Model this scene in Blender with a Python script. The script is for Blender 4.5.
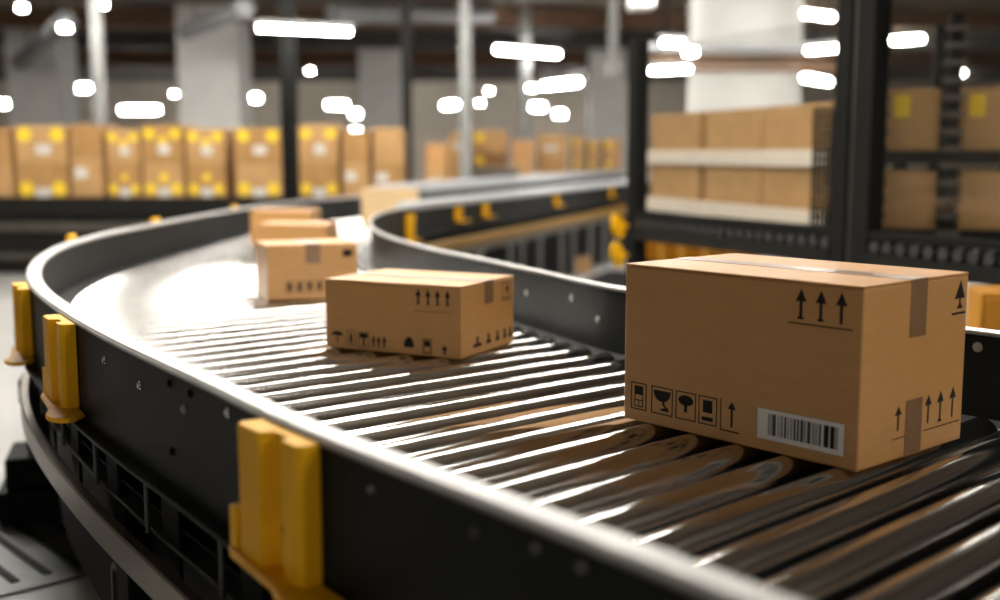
import bpy, math, random
from mathutils import Vector, Matrix
R = math.radians
rng = random.Random(7)
for o in list(bpy.data.objects): bpy.data.objects.remove(o)
sc = bpy.context.scene
COL = sc.collection
F = 1149.0; PITCH = 0.1279; CAMZ = 0.5765        # z = 0 is the top of the conveyor rollers
FLOOR = -0.80; CEIL = 3.25

# ------------------------------------------------------------------ camera, world, exposure
cd = bpy.data.cameras.new('camera'); cam = bpy.data.objects.new('camera', cd); COL.objects.link(cam)
cam.location = (0, 0, CAMZ); cam.rotation_euler = (math.pi/2 - PITCH, 0, 0)
cd.sensor_width = 36; cd.lens = F*36/1000; cd.clip_start = .02; cd.clip_end = 300
cd.dof.use_dof = True; cd.dof.focus_distance = 2.5; cd.dof.aperture_fstop = 1.42; cd.dof.aperture_blades = 0
sc.camera = cam
w = bpy.data.worlds.new('world'); sc.world = w; w.use_nodes = True
w.node_tree.nodes['Background'].inputs[0].default_value = (1.0, .93, .84, 1)
w.node_tree.nodes['Background'].inputs[1].default_value = 0.64
sc.view_settings.view_transform = 'Standard'; sc.view_settings.look = 'None'
sc.view_settings.gamma = 1; sc.view_settings.exposure = -0.2; sc.view_settings.use_curve_mapping = False
LAMP = 75.0        # strength of the visible tube lights
ADDED_ROWLAMP = 50.0     # strength of the added wide luminaires out of view
ADDED_BACKLAMP = 55.0    # strength of the added luminaire rows and side lamp out of view

def ray(px, py):
    cp, sp = math.cos(PITCH), math.sin(PITCH)
    x = (px-500)/F; y = (300-py)/F
    return Vector((x, cp + y*sp, -sp + y*cp))
def at_depth(px, py, Y):
    d = ray(px, py); t = Y/d.y
    return Vector((d.x*t, Y, CAMZ + d.z*t))

# ------------------------------------------------------------------ materials
def mat(name, base, rough=.5, metal=0., var=.08, scale=8., bump=0., bscale=60., spec=.5, emit=None, estr=0., coat=0., stretch=None):
    m = bpy.data.materials.new(name); m.use_nodes = True
    nt = m.node_tree; b = nt.nodes['Principled BSDF']
    b.inputs['Roughness'].default_value = rough; b.inputs['Metallic'].default_value = metal
    b.inputs['Specular IOR Level'].default_value = spec
    if coat: b.inputs['Coat Weight'].default_value = coat; b.inputs['Coat Roughness'].default_value = .15
    tc = nt.nodes.new('ShaderNodeTexCoord'); src = tc.outputs['Object']
    if stretch:
        mp = nt.nodes.new('ShaderNodeMapping'); mp.inputs['Scale'].default_value = stretch
        nt.links.new(src, mp.inputs[0]); src = mp.outputs[0]
    n = nt.nodes.new('ShaderNodeTexNoise'); n.inputs['Scale'].default_value = scale; n.inputs['Detail'].default_value = 4
    nt.links.new(src, n.inputs['Vector'])
    cr = nt.nodes.new('ShaderNodeValToRGB')
    lo = [max(0, c*(1-var)) for c in base]; hi = [min(1, c*(1+var)) for c in base]
    cr.color_ramp.elements[0].position = .3; cr.color_ramp.elements[0].color = (*lo, 1)
    cr.color_ramp.elements[1].position = .7; cr.color_ramp.elements[1].color = (*hi, 1)
    nt.links.new(n.outputs['Fac'], cr.inputs[0]); nt.links.new(cr.outputs[0], b.inputs['Base Color'])
    if bump:
        n2 = nt.nodes.new('ShaderNodeTexNoise'); n2.inputs['Scale'].default_value = bscale; n2.inputs['Detail'].default_value = 3
        nt.links.new(src, n2.inputs['Vector'])
        bp = nt.nodes.new('ShaderNodeBump'); bp.inputs['Strength'].default_value = bump; bp.inputs['Distance'].default_value = .01
        nt.links.new(n2.outputs['Fac'], bp.inputs['Height']); nt.links.new(bp.outputs[0], b.inputs['Normal'])
    if emit:
        b.inputs['Emission Color'].default_value = (*emit, 1); b.inputs['Emission Strength'].default_value = estr
    return m
M = {}
M['card'] = mat('cardboard', (.45, .225, .066), .46, var=.05, scale=14, bump=.05, bscale=180, spec=.7, stretch=(1, 1, 5))
M['card_light'] = mat('pale_cardboard', (.46, .27, .115), .8, var=.10, scale=5, bump=.06, bscale=60, spec=.2)
M['card_mid'] = mat('mid_brown_cardboard', (.39, .215, .08), .8, var=.12, scale=5, spec=.2)
M['card_lit'] = mat('brightly_lit_cardboard', (.66, .47, .25), .7, var=.06, scale=5, spec=.3)  # lighter copy of the cardboard, bright light put into its colour
M['card_dark'] = mat('dark_cardboard', (.30, .16, .065), .85, var=.10, scale=5, spec=.2)
M['tape'] = mat('brown_packing_tape', (.19, .105, .05), .28, var=.06, scale=30, spec=.5)
M['ink'] = mat('black_printing_ink', (.012, .011, .010), .75, var=.3, scale=60, spec=.2)
M['white_label'] = mat('white_label_paper', (.62, .60, .56), .6, var=.03, scale=20)
M['grey_ink'] = mat('grey_barcode_ink', (.26, .245, .23), .7, var=.15, scale=90)
M['yellow_sticker'] = mat('yellow_sticker', (.85, .58, .02), .5, var=.05, scale=20)
M['steel'] = mat('brushed_roller_steel', (.60, .59, .57), .15, 1., var=.05, scale=12, stretch=(.6, 12, 12))
M['steel_dark'] = mat('dark_steel', (.06, .06, .057), .45, .5, var=.15, scale=12)
M['guard'] = mat('charcoal_guard_paint', (.011, .012, .011), .50, .0, var=.10, scale=9, bump=.02, bscale=70, spec=.09)
M['flange'] = mat('worn_rail_edge', (.34, .33, .315), .42, .7, var=.12, scale=14)
M['pale_steel'] = mat('pale_rail_cap_paint', (.50, .52, .54), .4, var=.06, scale=5)
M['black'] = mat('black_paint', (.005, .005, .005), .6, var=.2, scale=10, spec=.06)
M['lower'] = mat('bronze_grey_rail', (.16, .135, .11), .36, .7, var=.15, scale=10)
M['yellow'] = mat('yellow_bracket_paint', (.78, .40, .006), .5, var=.10, scale=12, spec=.15)
M['blue'] = mat('blue_grey_label', (.06, .085, .12), .5, var=.1, scale=30)
M['chain'] = mat('amber_drive_chain', (.30, .16, .02), .5, .3, var=.3, scale=40)
M['post'] = mat('dark_fence_frame', (.012, .012, .011), .75, .0, var=.1, scale=8, spec=.05)
M['white_paint'] = mat('white_column_paint', (.72, .72, .70), .6, var=.05, scale=2)
M['pipe'] = mat('galvanised_pipe', (.22, .22, .215), .55, .2, var=.1, scale=4)
M['duct'] = mat('silver_duct', (.30, .31, .32), .55, .3, var=.1, scale=4)
M['brown_beam'] = mat('rust_brown_beam', (.16, .085, .045), .7, var=.2, scale=3)
M['grey_beam'] = mat('grey_beam', (.085, .08, .075), .6, var=.15, scale=3)
M['tray'] = mat('pale_tray_board', (.74, .66, .55), .7, var=.06, scale=6)
M['orange'] = mat('amber_bin_plastic', (.44, .185, .005), .5, var=.08, scale=9)
M['line_dark'] = mat('dark_line_panel', (.016, .015, .013), .75, .0, var=.15, scale=3, spec=.06)
M['line_strip'] = mat('brown_line_strip', (.085, .075, .060), .45, .4, var=.15, scale=3)
M['wood'] = mat('pallet_wood', (.36, .24, .13), .8, var=.15, scale=8, stretch=(1, 8, 8))
M['tube'] = mat('lit_tube', (.9, .9, .9), .5, var=.01, emit=(1, .97, .92), estr=LAMP)
M['added_row_diffuser'] = mat('added_lit_diffuser', (.9, .9, .9), .5, var=.01, emit=(1, .96, .89), estr=ADDED_ROWLAMP)
M['added_back_diffuser'] = mat('added_lit_row_diffuser', (.9, .9, .9), .5, var=.01, emit=(1, .96, .89), estr=ADDED_BACKLAMP)
M['bulb'] = mat('lit_round_lamp', (.9, .9, .9), .5, var=.01, emit=(1, .95, .88), estr=LAMP*.9)
M['housing'] = mat('lamp_housing', (.5, .5, .49), .5, var=.05)
M['rubber'] = mat('black_rubber', (.012, .012, .012), .85, var=.2, scale=30, spec=.04)

def floor_mat():
    m = mat('polished_concrete', (.27, .265, .25), .42, var=.18, scale=.8, bump=.02, bscale=8)
    return m
def ceil_mat():
    m = bpy.data.materials.new('ribbed_metal_ceiling'); m.use_nodes = True; nt = m.node_tree; b = nt.nodes['Principled BSDF']
    tc = nt.nodes.new('ShaderNodeTexCoord'); wv = nt.nodes.new('ShaderNodeTexWave'); wv.inputs['Scale'].default_value = 1.3; wv.bands_direction = 'Y'
    nz = nt.nodes.new('ShaderNodeTexNoise'); nz.inputs['Scale'].default_value = .35; nz.inputs['Detail'].default_value = 5
    nt.links.new(tc.outputs['Object'], wv.inputs['Vector']); nt.links.new(tc.outputs['Object'], nz.inputs['Vector'])
    c = nt.nodes.new('ShaderNodeValToRGB'); c.color_ramp.elements[0].color = (.08, .055, .036, 1); c.color_ramp.elements[1].color = (.32, .245, .17, 1)
    c.color_ramp.elements[0].position = .35; c.color_ramp.elements[1].position = .68
    nt.links.new(nz.outputs['Fac'], c.inputs[0]); nt.links.new(c.outputs[0], b.inputs['Base Color'])
    bp = nt.nodes.new('ShaderNodeBump'); bp.inputs['Strength'].default_value = .6; bp.inputs['Distance'].default_value = .05
    nt.links.new(wv.outputs['Color'], bp.inputs['Height']); nt.links.new(bp.outputs[0], b.inputs['Normal'])
    b.inputs['Roughness'].default_value = .6
    return m
def glass_mat():
    m = bpy.data.materials.new('clear_fence_panel'); m.use_nodes = True; nt = m.node_tree
    for n in list(nt.nodes):
        if n.type != 'OUTPUT_MATERIAL': nt.nodes.remove(n)
    out = [n for n in nt.nodes if n.type == 'OUTPUT_MATERIAL'][0]
    t = nt.nodes.new('ShaderNodeBsdfTransparent'); t.inputs[0].default_value = (.95, .95, .94, 1)
    g = nt.nodes.new('ShaderNodeBsdfGlossy'); g.inputs['Roughness'].default_value = .08
    nz = nt.nodes.new('ShaderNodeTexNoise'); nz.inputs['Scale'].default_value = 3
    mr = nt.nodes.new('ShaderNodeMapRange'); mr.inputs['To Min'].default_value = .03; mr.inputs['To Max'].default_value = .09
    mx = nt.nodes.new('ShaderNodeMixShader')
    nt.links.new(nz.outputs['Fac'], mr.inputs['Value']); nt.links.new(mr.outputs[0], mx.inputs[0])
    nt.links.new(t.outputs[0], mx.inputs[1]); nt.links.new(g.outputs[0], mx.inputs[2]); nt.links.new(mx.outputs[0], out.inputs[0])
    return m
M['floor'] = floor_mat(); M['ceil'] = ceil_mat(); M['glass'] = glass_mat()
M['wall'] = mat('warm_grey_wall', (.60, .54, .46), .8, var=.2, scale=.5)

# ------------------------------------------------------------------ mesh builder
class MB:
    def __init__(s): s.v = []; s.f = []; s.m = []; s.mats = []; s.cur = 0
    def use(s, m):
        if m not in s.mats: s.mats.append(m)
        s.cur = s.mats.index(m); return s
    def add(s, vs, fs, T=None):
        o = len(s.v)
        for p in vs:
            p = Vector(p); s.v.append(tuple(T @ p if T else p))
        for f in fs: s.f.append([o+i for i in f]); s.m.append(s.cur)
        return s
    def box(s, x0, x1, y0, y1, z0, z1, T=None):
        vs = [(x, y, z) for z in (z0, z1) for x, y in ((x0, y0), (x1, y0), (x1, y1), (x0, y1))]
        return s.add(vs, [(3, 2, 1, 0), (4, 5, 6, 7), (0, 1, 5, 4), (1, 2, 6, 5), (2, 3, 7, 6), (3, 0, 4, 7)], T)
    def bar(s, a, b, w, h, up=(0, 0, 1)):
        a = Vector(a); b = Vector(b); d = (b-a); L = d.length; d.normalize()
        sd = d.cross(Vector(up))
        if sd.length < 1e-4: sd = d.cross(Vector((1, 0, 0)))
        sd.normalize(); u = sd.cross(d)
        T = Matrix((( d.x, sd.x, u.x, a.x), (d.y, sd.y, u.y, a.y), (d.z, sd.z, u.z, a.z), (0, 0, 0, 1)))
        return s.box(0, L, -w/2, w/2, -h/2, h/2, T)
    def tube(s, a, b, r, n=16, r2=None, rings=None):
        a = Vector(a); b = Vector(b); d = (b-a); L = d.length; d.normalize()
        sd = d.cross(Vector((0, 0, 1)))
        if sd.length < 1e-4: sd = Vector((1, 0, 0))
        sd.normalize(); u = sd.cross(d)
        prof = rings or [(0, r), (1, r if r2 is None else r2)]
        vs = []
        for t, rr in prof:
            for k in range(n):
                an = 2*math.pi*k/n
                vs.append(a + d*(L*t) + sd*(rr*math.cos(an)) + u*(rr*math.sin(an)))
        fs = []
        for i in range(len(prof)-1):
            for k in range(n):
                k2 = (k+1) % n
                fs.append((i*n+k, i*n+k2, (i+1)*n+k2, (i+1)*n+k))
        fs.append(tuple(range(n-1, -1, -1))); fs.append(tuple(range((len(prof)-1)*n, len(prof)*n)))
        return s.add(vs, fs)
    def prism(s, pts, z0, z1, T=None):
        n = len(pts)
        vs = [(x, y, z0) for x, y in pts] + [(x, y, z1) for x, y in pts]
        fs = [tuple(range(n-1, -1, -1)), tuple(range(n, 2*n))] + [(k, (k+1) % n, n+(k+1) % n, n+k) for k in range(n)]
        return s.add(vs, fs, T)
    def build(s, name, m=None, parent=None, smooth=True, bevel=0., seg=2):
        me = bpy.data.meshes.new(name); me.from_pydata(s.v, [], s.f)
        if m is not None and not s.mats: s.mats = [m]
        for mm in s.mats: me.materials.append(mm)
        if len(s.mats) > 1: me.polygons.foreach_set('material_index', s.m)
        me.validate(); me.update()
        if smooth:
            me.polygons.foreach_set('use_smooth', [True]*len(me.polygons)); me.set_sharp_from_angle(angle=R(35))
        o = bpy.data.objects.new(name, me); COL.objects.link(o)
        if parent: o.parent = parent
        if bevel:
            bv = o.modifiers.new('bevel', 'BEVEL'); bv.width = bevel; bv.segments = seg; bv.limit_method = 'ANGLE'; bv.angle_limit = R(40)
        return o
def tag(o, label, cat, group=None, kind=None):
    o['label'] = label; o['category'] = cat
    if group: o['group'] = group
    if kind: o['kind'] = kind
    return o
def empty(name, loc=(0, 0, 0), rz=0., label=None, cat=None, group=None):
    o = bpy.data.objects.new(name, None); COL.objects.link(o); o.location = loc; o.rotation_euler = (0, 0, rz); o.empty_display_size = .1
    if label: tag(o, label, cat, group)
    return o
def structure(o): o['kind'] = 'structure'; return o

# ------------------------------------------------------------------ the hall
structure(MB().box(-20, 20, -4, 42, FLOOR-.1, FLOOR).build('floor', M['floor'], smooth=False))
structure(MB().box(-20, 20, -4, 42, CEIL, CEIL+.1).build('ceiling', M['ceil'], smooth=False))
structure(MB().box(-20, 20, 42, 42.2, FLOOR, CEIL).build('wall_back', M['wall'], smooth=False))
structure(MB().box(-20.2, -20, -4, 42, FLOOR, CEIL).build('wall_left', M['wall'], smooth=False))
structure(MB().box(20, 20.2, -4, 42, FLOOR, CEIL).build('wall_right', M['wall'], smooth=False))

# ------------------------------------------------------------------ the conveyor
def catmull(pts, n=14):
    out = []
    P = [Vector(p) for p in pts]
    P = [P[0]*2-P[1]] + P + [P[-1]*2-P[-2]]
    for i in range(1, len(P)-2):
        p0, p1, p2, p3 = P[i-1:i+3]
        for k in range(n):
            t = k/n
            # centripetal-ish via chord-scaled tangents
            d0 = (p1-p0).length; d1 = (p2-p1).length; d2 = (p3-p2).length
            m1 = ((p1-p0)/d0*d1 + (p2-p1)/d1*d0)/(d0+d1)*d1
            m2 = ((p2-p1)/d1*d2 + (p3-p2)/d2*d1)/(d1+d2)*d1
            out.append(p1*(2*t**3-3*t**2+1) + m1*(t**3-2*t**2+t) + p2*(-2*t**3+3*t**2) + m2*(t**3-t**2))
    out.append(P[-2]); return out
OUT_C = [(.60, .42), (.29, .88), (.0, 1.255), (-.29, 1.625), (-.52, 1.965), (-.88, 2.50), (-1.17, 2.98), (-1.42, 3.45), (-1.63, 3.95),
         (-1.79, 4.45), (-1.91, 5.0), (-1.965, 5.6), (-1.96, 6.3), (-1.93, 7.1), (-1.885, 8.0), (-1.78, 9.1), (-1.46, 10.1), (-1.0, 11.43), (.49, 15.9), (2.3, 21.3)]
IN_C = [(1.86, 1.60), (1.50, 2.08), (1.12, 2.54), (.75, 2.95), (.37, 3.38), (.16, 3.83), (-.08, 4.37), (-.30, 4.84), (-.47, 5.32), (-.63, 5.90),
        (-.74, 6.60), (-.79, 7.33), (-.745, 8.1), (-.61, 8.73), (-.25, 9.80), (.19, 11.04), (1.68, 15.5), (3.49, 20.9)]
OUTER = catmull([Vector(p) for p in OUT_C]); INNER = catmull([Vector(p) for p in IN_C])
def arcs(P):
    s = [0.]
    for a, b in zip(P, P[1:]): s.append(s[-1] + (b-a).length)
    return s
OA, IA = arcs(OUTER), arcs(INNER)
def at_arc(P, A, s):
    s = min(max(s, 0), A[-1])
    for i in range(len(A)-1):
        if s <= A[i+1]:
            t = (s-A[i])/(A[i+1]-A[i]); p = P[i].lerp(P[i+1], t); d = (P[i+1]-P[i]).normalized(); return p, d
    return P[-1], (P[-1]-P[-2]).normalized()
def near_arc(P, A, q):
    q = Vector(q); best = min(range(len(P)), key=lambda i: (P[i]-q).length); return A[best]
PAIRS = [((.60, .42), (1.86, 1.60)), ((-.02, 1.28), (1.20, 2.44)), ((-.45, 1.87), (.75, 2.95)), ((-.85, 2.46), (.34, 3.43)), ((-1.3, 3.22), (-.05, 4.30)),
         ((-1.79, 4.45), (-.47, 5.32)), ((-1.965, 5.6), (-.67, 6.1)), ((-1.93, 7.1), (-.785, 7.2)), ((-1.78, 9.1), (-.61, 8.73)), ((.49, 15.9), (1.68, 15.5)), ((2.3, 21.3), (3.49, 20.9))]
PA = [(near_arc(OUTER, OA, a), near_arc(INNER, IA, b)) for a, b in PAIRS]
def smoothed(keys):
    # monotone parameter tables: outer/inner arc lengths along a common parameter
    pts = catmull([Vector(k) for k in keys], 40); return pts
TAB = smoothed(PA)
cen = [0.]
for a, b in zip(TAB, TAB[1:]): cen.append(cen[-1] + ((b-a).x + (b-a).y)/2)
def pair_at(c):
    for i in range(len(cen)-1):
        if c <= cen[i+1]:
            t = (c-cen[i])/(cen[i+1]-cen[i]); q = TAB[i].lerp(TAB[i+1], t)
            return at_arc(OUTER, OA, q.x)[0], at_arc(INNER, IA, q.y)[0]
    return OUTER[-1], INNER[-1]

def sweep(mb, P, prof, side, z=0., closed=True, flip=False):
    """prof = closed loop of (outward offset, z); side = +1 when outward is left of travel."""
    n = len(prof); vs = []
    for i, p in enumerate(P):
        a = P[max(i-1, 0)]; b = P[min(i+1, len(P)-1)]; d = (b-a).normalized(); nr = Vector((-d.y, d.x))*side
        for (o, zz) in prof: vs.append((p.x+nr.x*o, p.y+nr.y*o, zz+z))
    fs = []
    for i in range(len(P)-1):
        for k in range(n):
            k2 = (k+1) % n; q = (i*n+k, i*n+k2, (i+1)*n+k2, (i+1)*n+k)
            fs.append(q if side > 0 else q[::-1])
    fs.append(tuple(range(n))[::-1] if side > 0 else tuple(range(n))); e = (len(P)-1)*n
    fs.append(tuple(range(e, e+n)) if side > 0 else tuple(range(e, e+n))[::-1])
    mb.add(vs, fs); return mb
def rprof(o0, o1, z0, z1, b=.002):
    return [(o0+b, z0), (o1-b, z0), (o1, z0+b), (o1, z1-b), (o1-b, z1), (o0+b, z1), (o0, z1-b), (o0, z0+b)][::-1]

conv = empty('roller_conveyor', (0, 0, FLOOR), 0, 'long curved steel roller conveyor with charcoal side guards carrying the boxes', 'conveyor')
Zc = -FLOOR     # children are parented to a base that sits on the floor
def cpart(o): o.parent = conv; o.matrix_parent_inverse = Matrix.Translation((0, 0, -FLOOR)); return o

def guard(P, side, name, lip=.045):
    o = cpart(sweep(MB(), P, rprof(-.006, 0, -.055, .176), side).build(name, M['guard']))
    e = sweep(MB(), P, rprof(-lip, .004, .166, .182, .006), side).build('rail_edge', M['flange']); e.parent = o
    f = sweep(MB(), P, rprof(-.006, .030, -.062, -.052, .002), side).build('bottom_lip', M['guard']); f.parent = o
    return o
guard(OUTER, 1, 'outer_guard'); guard(INNER, -1, 'inner_guard', .014)
RET = [p for p in INNER if p.y > 8.6]
cpart(sweep(MB(), RET, rprof(-.16, .006, .146, .20, .006), -1).build('return_rail_cap', M['pale_steel']))
RETO = [p for p in OUTER if p.y > 10.8]
cpart(sweep(MB(), RETO, rprof(-.10, .006, .17, .27, .006), 1).build('return_rail_cap', M['pale_steel']))
cpart(sweep(MB(), OUTER, rprof(-.105, -.008, -.040, -.022), 1).build('side_plate', M['steel_dark']))
cpart(sweep(MB(), INNER, rprof(-.085, -.008, -.040, -.022), -1).build('side_plate', M['steel_dark']))
# black tray added below the rollers so the gaps between them stay dark
mb = MB(); vs = []; fs = []
cs = [cen[-1]*k/160 for k in range(161)]
for c in cs:
    a, b = pair_at(c); d = (b-a).normalized(); a2 = a + d*.03; b2 = b - d*.03
    vs += [(a2.x, a2.y, -.150), (b2.x, b2.y, -.150), (a2.x, a2.y, -.156), (b2.x, b2.y, -.156)]
for i in range(160):
    j = i*4; fs += [(j, j+1, j+5, j+4), (j+3, j+2, j+6, j+7), (j, j+4, j+6, j+2), (j+1, j+3, j+7, j+5)]
mb.add(vs, fs); cpart(mb.build('gap_shade_tray', M['black']))
# rollers
RR = .0385
def roller_rings(L):
    a = .012/L; e = .004/L
    return [(0, .009), (a, .009), (a, RR-.006), (a+e*.3, RR-.002), (a+e, RR), (.5, RR), (1-a-e, RR), (1-a-e*.3, RR-.002), (1-a, RR-.006), (1-a, .009), (1, .009)]
PITCHR = .1165
c = .02; n = 0; far = MB()
while c < cen[-1]-.05:
    a, b = pair_at(c); d = (b-a).normalized(); A = a + d*.100; B = b - d*.080
    p0 = Vector((A.x, A.y, -RR)); p1 = Vector((B.x, B.y, -RR)); L = (p1-p0).length
    if n < 100:
        rb = MB().tube((-L/2, 0, 0), (L/2, 0, 0), RR, 40, rings=roller_rings(L)).build('roller', M['steel'])
        rb.parent = conv; mid = (p0+p1)/2; rb.location = (mid.x, mid.y, mid.z - FLOOR); rb.rotation_euler = (0, 0, math.atan2(d.y, d.x))
    else:
        far.tube(p0, p1, RR, 14, rings=roller_rings(L))
    n += 1; c += PITCHR
fo = far.build('far_rollers', M['steel']); fo['kind'] = 'stuff'; cpart(fo)

# bolts, slots and studs on the guards
def on_path(P, A, s, side):
    p, d = at_arc(P, A, s); return p, d, Vector((-d.y, d.x))*side
def bolt(P, A, s, z, side, r=.008, m='flange', out=True, name='bolt'):
    p, d, nr = on_path(P, A, s, side)
    q0 = Vector((p.x, p.y, z)) + (Vector((nr.x, nr.y, 0))*(.0 if out else -.006))
    dr = Vector((nr.x, nr.y, 0))*(1 if out else -1)
    cpart(MB().tube(q0, q0+dr*.006, r, 10, rings=[(0, r*1.5), (.3, r*1.5), (.3, r), (.9, r*.9), (1, r*.6)]).build(name, M[m]))
def proj(p):
    cp, sp = math.cos(PITCH), math.sin(PITCH); d = Vector(p) - Vector((0, 0, CAMZ))
    de = d.y*cp - d.z*sp; return 500 + F*d.x/de, 300 - F*(d.y*sp + d.z*cp)/de
def find_on(P, A, px, py, side, zr=(-.06, .18)):
    best = None
    for k in range(600):
        s = A[-1]*k/600
        if s > 11: break
        p, d = at_arc(P, A, s)
        for z in [zr[0] + (zr[1]-zr[0])*q/16 for q in range(17)]:
            if p.y < .6: continue
            u = proj((p.x, p.y, z)); e = (u[0]-px)**2 + (u[1]-py)**2
            if best is None or e < best[0]: best = (e, s, z)
    return best[1], best[2]
for px, py, m in ((182, 363, 'black'), (206, 362, 'black'), (240, 385, 'steel'), (184, 408, 'flange'), (170, 452, 'black'), (376, 489, 'flange'),
                  (466, 534, 'flange'), (482, 529, 'flange'), (532, 544, 'flange'), (590, 563, 'flange'), (106, 362, 'steel'), (140, 383, 'steel')):
    s, z = find_on(OUTER, OA, px, py, 1, (-.04, .15)); bolt(OUTER, OA, s, z, 1, .006 if px < 350 else .0035, m)
for px, py in ((573, 298), (530, 293), (985, 347), (470, 281), (600, 318)):
    s, z = find_on(INNER, IA, px, py, -1, (-.04, .15)); bolt(INNER, IA, s, z, -1, .008, 'flange', out=False)

# lower curved rail, hanger plates, legs
def sub(P, A, s0, s1):
    k = max(2, int((s1-s0)/.09)); return [at_arc(P, A, s0+(s1-s0)*i/k)[0] for i in range(k+1)]
cpart(sweep(MB(), OUTER, rprof(.012, .040, -.275, -.205, .004), 1).build('lower_rail', M['lower']))
cpart(sweep(MB(), INNER, rprof(.0, .03, -.275, -.215, .004), -1).build('lower_rail', M['lower']))
cpart(sweep(MB(), OUTER, rprof(-.10, -.02, -.205, -.195, .002), 1).build('lower_shelf', M['steel_dark']))
cpart(sweep(MB(), OUTER, rprof(-.075, -.065, -.60, -.05, .002), 1).build('shade_sheet', M['black']))  # added black sheet standing in for the shade under the guard
s = .5
while s < 9.0:
    p, d, nr = on_path(OUTER, OA, s, 1)
    T = Matrix.Translation((p.x, p.y, 0)) @ Matrix.Rotation(math.atan2(d.y, d.x), 4, 'Z')
    h = MB().box(-.05, .05, -.030, -.022, -.275, -.05, T).build('hanger_plate', M['black'], smooth=False, bevel=.002); cpart(h)
    st = MB().tube((T @ Vector((.11, -.012, -.20))), (T @ Vector((.11, -.012, -.06))), .006, 10).build('tie_rod', M['steel_dark']); cpart(st)
    s += .42
def leg(P, A, s, side, slot=False, shoe=True):
    p, d, nr = on_path(P, A, s, side)
    T = Matrix.Translation((p.x, p.y, 0)) @ Matrix.Rotation(math.atan2(d.y, d.x) + (0 if side > 0 else math.pi), 4, 'Z')
    l = MB().box(-.05, .05, -.085, -.012, FLOOR+.012, -.20, T).build('leg', M['black'], smooth=False, bevel=.004); cpart(l)
    fb = MB().box(-.10, .10, -.13, .035, FLOOR, FLOOR+.014, T).build('foot_plate', M['rubber'], smooth=False, bevel=.003); fb.parent = l
    if slot:
        q = MB()
        def ring(n=20):
            o = []; i = []
            for k in range(n):
                a = 2*math.pi*k/n; cz = .10 if math.sin(a) >= 0 else -.10
                o.append((.040*math.cos(a), .040*math.sin(a)+cz)); i.append((.026*math.cos(a), .026*math.sin(a)+cz))
            return o, i
        o, i = ring(); n = len(o)
        vs = [(x, yy, z-.50) for yy in (.0, .012) for (x, z) in o] + [(x, yy, z-.50) for yy in (.0, .012) for (x, z) in i]
        vs = [(x+.085, y-.03, z) for x, y, z in vs]
        fs = []
        for k in range(n):
            k2 = (k+1) % n
            fs += [(k, k2, n+k2, n+k), (2*n+k2, 2*n+k, 3*n+k, 3*n+k2), (n+k, n+k2, 3*n+k2, 3*n+k), (k2, k, 2*n+k, 2*n+k2)]
        q.add(vs, fs, T); r = q.build('slotted_bracket', M['steel_dark']); r.parent = l
    return T, l
sA = near_arc(OUTER, OA, (-.86, 2.47)); T, l = leg(OUTER, OA, sA, 1, slot=True)
sB = near_arc(OUTER, OA, (-1.74, 4.3)); T, l = leg(OUTER, OA, sB, 1)
mb = MB().box(-.07, .09, -.02, .075, -.36, -.27, T); mb.box(-.05, .07, -.02, .06, FLOOR+.26, -.36, T)
r = mb.build('leg_brace', M['black'], smooth=False, bevel=.006); r.parent = l
mb = MB().box(-.17, .17, -.06, .16, FLOOR+.012, FLOOR+.13, T).box(-.14, .14, -.06, .13, FLOOR+.13, FLOOR+.25, T)
r = mb.build('stepped_shoe', M['black'], smooth=False, bevel=.012); r.parent = l
for q in ((.05, 1.19), (-1.93, 6.8), (-1.6, 9.7), (-.9, 11.8), (.1, 14.7)):
    leg(OUTER, OA, near_arc(OUTER, OA, q), 1)
for q in ((1.12, 2.54), (-.08, 4.37), (-.74, 6.6)):
    leg(INNER, IA, near_arc(INNER, IA, q), -1)
# return run: pale support posts and amber chain on its pit side
s0 = near_arc(INNER, IA, (-.61, 8.73))
for k, dpx in enumerate((470, 501, 513, 531, 553, 565, 583, 597, 609)):
    best = min(range(200), key=lambda i: abs(proj((*at_arc(INNER, IA, s0 + i*.034)[0], -.5))[0] - dpx)); s = s0 + best*.034
    p, d, nr = on_path(INNER, IA, s, -1)
    a = Vector((p.x, p.y, FLOOR)) + Vector((nr.x, nr.y, 0))*.09
    po = cpart(MB().tube(a, a+Vector((0, 0, .55)), .045, 12, rings=[(0, .05), (.03, .05), (.03, .022), (.97, .022), (.97, .035), (1, .035)]).build('support_post', M['pipe']))
seg = sub(INNER, IA, s0-.3, IA[-1]-.2)
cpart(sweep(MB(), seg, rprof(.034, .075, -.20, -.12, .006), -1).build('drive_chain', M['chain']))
cpart(sweep(MB(), seg, rprof(-.020, -.010, FLOOR+.01, -.06, .002), -1).build('pit_shade_panel', M['black']))  # added black sheet, hides the lit floor so the pit stays dark

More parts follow.
